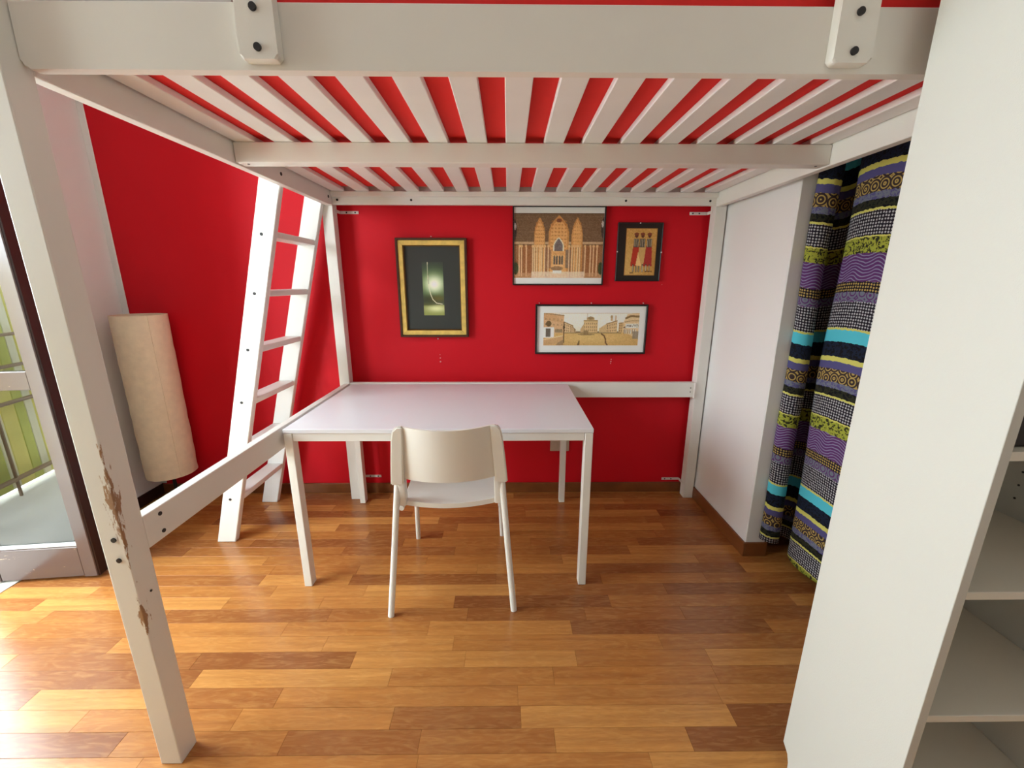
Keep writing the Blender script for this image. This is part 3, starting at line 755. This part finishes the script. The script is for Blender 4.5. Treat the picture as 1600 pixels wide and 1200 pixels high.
c.rect(.20, .80, .90, 1, (244, 216, 184), .8); c.ell(.485, .85, .07, .035, (150, 110, 74)); c.rect(.44, .54, .88, .93, (252, 240, 220)); c.rect(0, .2, .92, 1, (206, 156, 110), .6); c.rect(.8, 1, .92, 1, (206, 156, 110), .6)
c.ell(.02, .85, .03, .1, (60, 66, 36)); c.ell(.985, .85, .03, .1, (60, 66, 36)); c.ell(0, .25, .03, .16, (60, 46, 40)); c.ell(1, .22, .03, .16, (60, 46, 40)); c.ell(.01, .20, .012, .05, (214, 200, 190)); c.ell(.985, .16, .012, .05, (214, 200, 190))
c.rect(0, 1, 0, .012, (90, 66, 48)); c.grain(.10, 3); c.grain(.05, 5, 2)
picture_mesh('photograph', c.a, ax0 + .0085, ax1 - .0085, 1.336, 1.678, WY - .0124, pc)
nail(.20, 1.722)

# small print with three standing figures
pc = thing('framed_print', 'small dark framed print of three robed figures on the red wall', 'picture', (.652, WY, 1.32))
sx0, sx1, sz0, sz1 = .527, .778, 1.319, 1.632
frame('frame', sx0, sx1, sz0, sz1, .005, .014, M['frame_black'], pc)
box('mount_board', sx0 + .0052, sx1 - .0052, WY - .010, WY - .0006, sz0 + .0052, sz1 - .0052, M['mat_black'], pc, 0)
c = Canvas(80, 118, (198, 148, 74)); c.grain(.10, 8, 3)
c.glow(.1, .8, .4, .4, (220, 176, 100), .5); c.glow(.95, .7, .3, .4, (176, 116, 44), .6)
for cx, robe in ((.34, (176, 44, 26)), (.54, (206, 160, 92)), (.76, (160, 40, 34))):
    c.poly([(cx - .09, .36), (cx + .09, .36), (cx + .13, .80), (cx - .15, .80)], robe)
    c.rect(cx - .085, cx + .085, .22, .40, (62, 54, 44)); c.ell(cx, .15, .055, .05, (86, 44, 30)); c.ell(cx - .005, .12, .075, .028, (120, 56, 34))
    for d in (-.05, .0, .05): c.line([(cx + d, .23), (cx + d * 1.2, .38)], .008, (196, 182, 150), .7)
    for d in (-.06, .05): c.rect(cx + d - .025, cx + d + .025, .76, .93, (74, 60, 44)); c.rect(cx + d - .008, cx + d + .010, .78, .92, (214, 198, 160))
c.poly([(.42, .50), (.36, .78), (.55, .80)], (236, 190, 120)); c.rect(.18, .30, .935, .955, (60, 36, 20)); c.rect(.68, .92, .90, .915, (96, 56, 28))
c.rect(0, .02, 0, 1, (150, 96, 40)); c.rect(.98, 1, 0, 1, (150, 96, 40)); c.rect(0, 1, 0, .015, (150, 96, 40)); c.rect(0, 1, .985, 1, (150, 96, 40)); c.grain(.05, 9)
picture_mesh('print', c.a, .5745, .7475, 1.350, 1.602, WY - .0104, pc)
for p in ((.648, 1.632), (.529, 1.478), (.776, 1.475)):
    disc('clip', (p[0], WY - .0152, p[1] - (.004 if p[1] > 1.6 else 0)), 'y', .004, .002, M['bracket'], pc, 8)

# sepia panorama of a city square
pc = thing('framed_panorama', 'long black framed sepia panorama of a city square on the red wall', 'picture', (.40, WY, .90))
px0, px1, pz0, pz1 = .079, .727, .902, 1.189
frame('frame', px0, px1, pz0, pz1, .0095, .022, M['frame_black'], pc)
box('mount_board', px0 + .0097, px1 - .0097, WY - .012, WY - .0006, pz0 + .0097, pz1 - .0097, M['mat_white'], pc, 0)
c = Canvas(240, 82, (250, 242, 222))
c.rect(0, 1, .60, 1, (206, 160, 92)); c.glow(.5, .75, .4, .2, (226, 190, 116), .8)
c.rect(.20, .82, .565, .625, (120, 96, 66), .85)
def block(x0, x1, ytop0, ytop1, ybase, col, nwin, rows):
    c.poly([(x0, ytop0), (x1, ytop1), (x1, ybase), (x0, ybase)], col)
    c.line([(x0, ytop0 + .02), (x1, ytop1 + .02)], .012, (134, 104, 66))
    for r_ in range(rows):
        for q in range(nwin):
            f = (q + .5) / nwin; xx_ = x0 + (x1 - x0) * f; yt = ytop0 + (ytop1 - ytop0) * f; yy_ = yt + (ybase - yt) * (r_ + 1.1) / (rows + .8)
            c.rect(xx_ - .0045, xx_ + .0045, yy_ - .028, yy_ + .028, (140, 106, 70), .85)
block(0, .21, .0, .06, .62, (214, 168, 118), 5, 3); c.poly([(0, 0), (.1, 0), (.2, .3), (0, .2)], (196, 142, 92), .5)
block(.215, .31, .26, .38, .60, (226, 190, 138), 5, 3); block(.31, .335, .42, .5, .6, (190, 156, 110), 1, 1)
block(.42, .565, .22, .22, .60, (220, 184, 126), 7, 3); c.poly([(.385, .50), (.43, .3), (.43, .6), (.385, .6)], (200, 164, 112)); c.rect(.45, .53, .14, .22, (196, 158, 104)); c.line([(.455, .02), (.455, .2)], .008, (170, 140, 100)); c.ell(.49, .16, .03, .05, (150, 120, 80))
block(.66, .77, .32, .22, .60, (222, 186, 130), 6, 3); c.poly([(.585, .47), (.66, .33), (.66, .6), (.585, .6)], (210, 176, 122)); c.rect(.70, .72, .12, .24, (196, 162, 112)); c.rect(.745, .76, .08, .24, (196, 162, 112)); c.ell(.71, .12, .012, .05, (180, 146, 100))
block(.79, .845, .30, .28, .60, (212, 172, 112), 3, 3)
c.poly([(.835, .30), (.875, .04), (1, .0), (1, .80), (.9, .66), (.83, .60)], (226, 194, 142))
c.line([(.86, .16), (.91, .10), (1, .11)], .03, (126, 96, 56)); c.line([(.85, .28), (.92, .24), (1, .24)], .012, (170, 132, 84))
c.rect(.86, .995, .33, .46, (250, 242, 222))
# lettering on the shop front
font = {'M': ("10001", "11011", "10101", "10001", "10001"), 'A': ("00100", "01010", "11111", "10001", "10001"), 'V': ("10001", "10001", "01010", "01010", "00100"), 'Y': ("10001", "01010", "00100", "00100", "00100"), 'O': ("01110", "10001", "10001", "10001", "01110")}
cx_ = .872
for chh in 'MAVYO':
    for r_, row in enumerate(font[chh]):
        for q, bit in enumerate(row):
            if bit == '1': c.rect(cx_ + q * .0044, cx_ + q * .0044 + .0046, .352 + r_ * .018, .352 + r_ * .018 + .020, (92, 70, 50))
    cx_ += .0245
for x_ in (.845, .862, .885, .905, .93, .955): c.rect(x_, x_ + .010, .50, .64, (150, 122, 92)); c.rect(x_ + .011, x_ + .016, .50, .64, (250, 240, 220))
c.rect(.94, 1, .56, .80, (132, 118, 100), .8); c.poly([(.83, .46), (.86, .40), (.86, .47)], (110, 80, 60))
c.ell(.052, .33, .028, .09, (96, 74, 44)); c.rect(0, .11, .44, .76, (250, 244, 228)); c.rect(.022, .072, .47, .74, (96, 86, 74)); c.rect(.12, .2, .5, .6, (120, 104, 74), .7)
c.poly([(0, .80), (.21, .68), (.21, .84), (.1, 1), (0, 1)], (204, 158, 104)); c.line([(0, .82), (.2, .70)], .012, (240, 214, 160)); c.rect(.208, .218, .28, .92, (110, 84, 52)); c.ell(.213, .44, .012, .06, (84, 66, 46)); c.poly([(.15, .92), (.21, .82), (.21, 1), (.13, 1)], (140, 108, 80), .7)
c.ell(.45, .66, .09, .025, (150, 118, 74)); c.rect(.42, .47, .54, .66, (132, 104, 66), .8); c.poly([(.355, 1), (.37, .86), (.385, .84), (.38, 1)], (110, 82, 50))
c.line([(.61, .64), (.64, .70), (.655, .80), (.66, .92), (.675, .98)], .022, (116, 80, 48)); c.rect(0, 1, 0, .015, (190, 160, 120), .6); c.grain(.09, 11); c.grain(.05, 12, 2)
picture_mesh('photograph', c.a, .127, .682, .952, 1.141, WY - .0124, pc)
nail(.10, 1.196); nail(.40, 1.196); nail(.70, 1.196)

# filler marks and socket
for x_, z_, r_ in ((-.482, .875, .004), (-.482, .853, .005), (-.483, .895, .003), (.535, .866, .0035), (.534, .853, .004), (.533, .842, .003), (.80, 1.30, .002)):
    disc('filler_spot', (x_, WY - .0005, z_), 'y', r_, .0014, M['putty'], wall_back, 8)
so = thing('wall_socket', 'beige double wall socket low on the red wall behind the desk', 'socket', (.243, WY, .282))
box('cover_plate', .184, .302, WY - .010, WY - .0005, .282, .356, M['socket'], so, .003)
for x_ in (.214, .243, .272):
    box('socket_insert', x_ - .012, x_ + .012, WY - .0125, WY - .0102, .296, .342, M['socket'], so, .001)
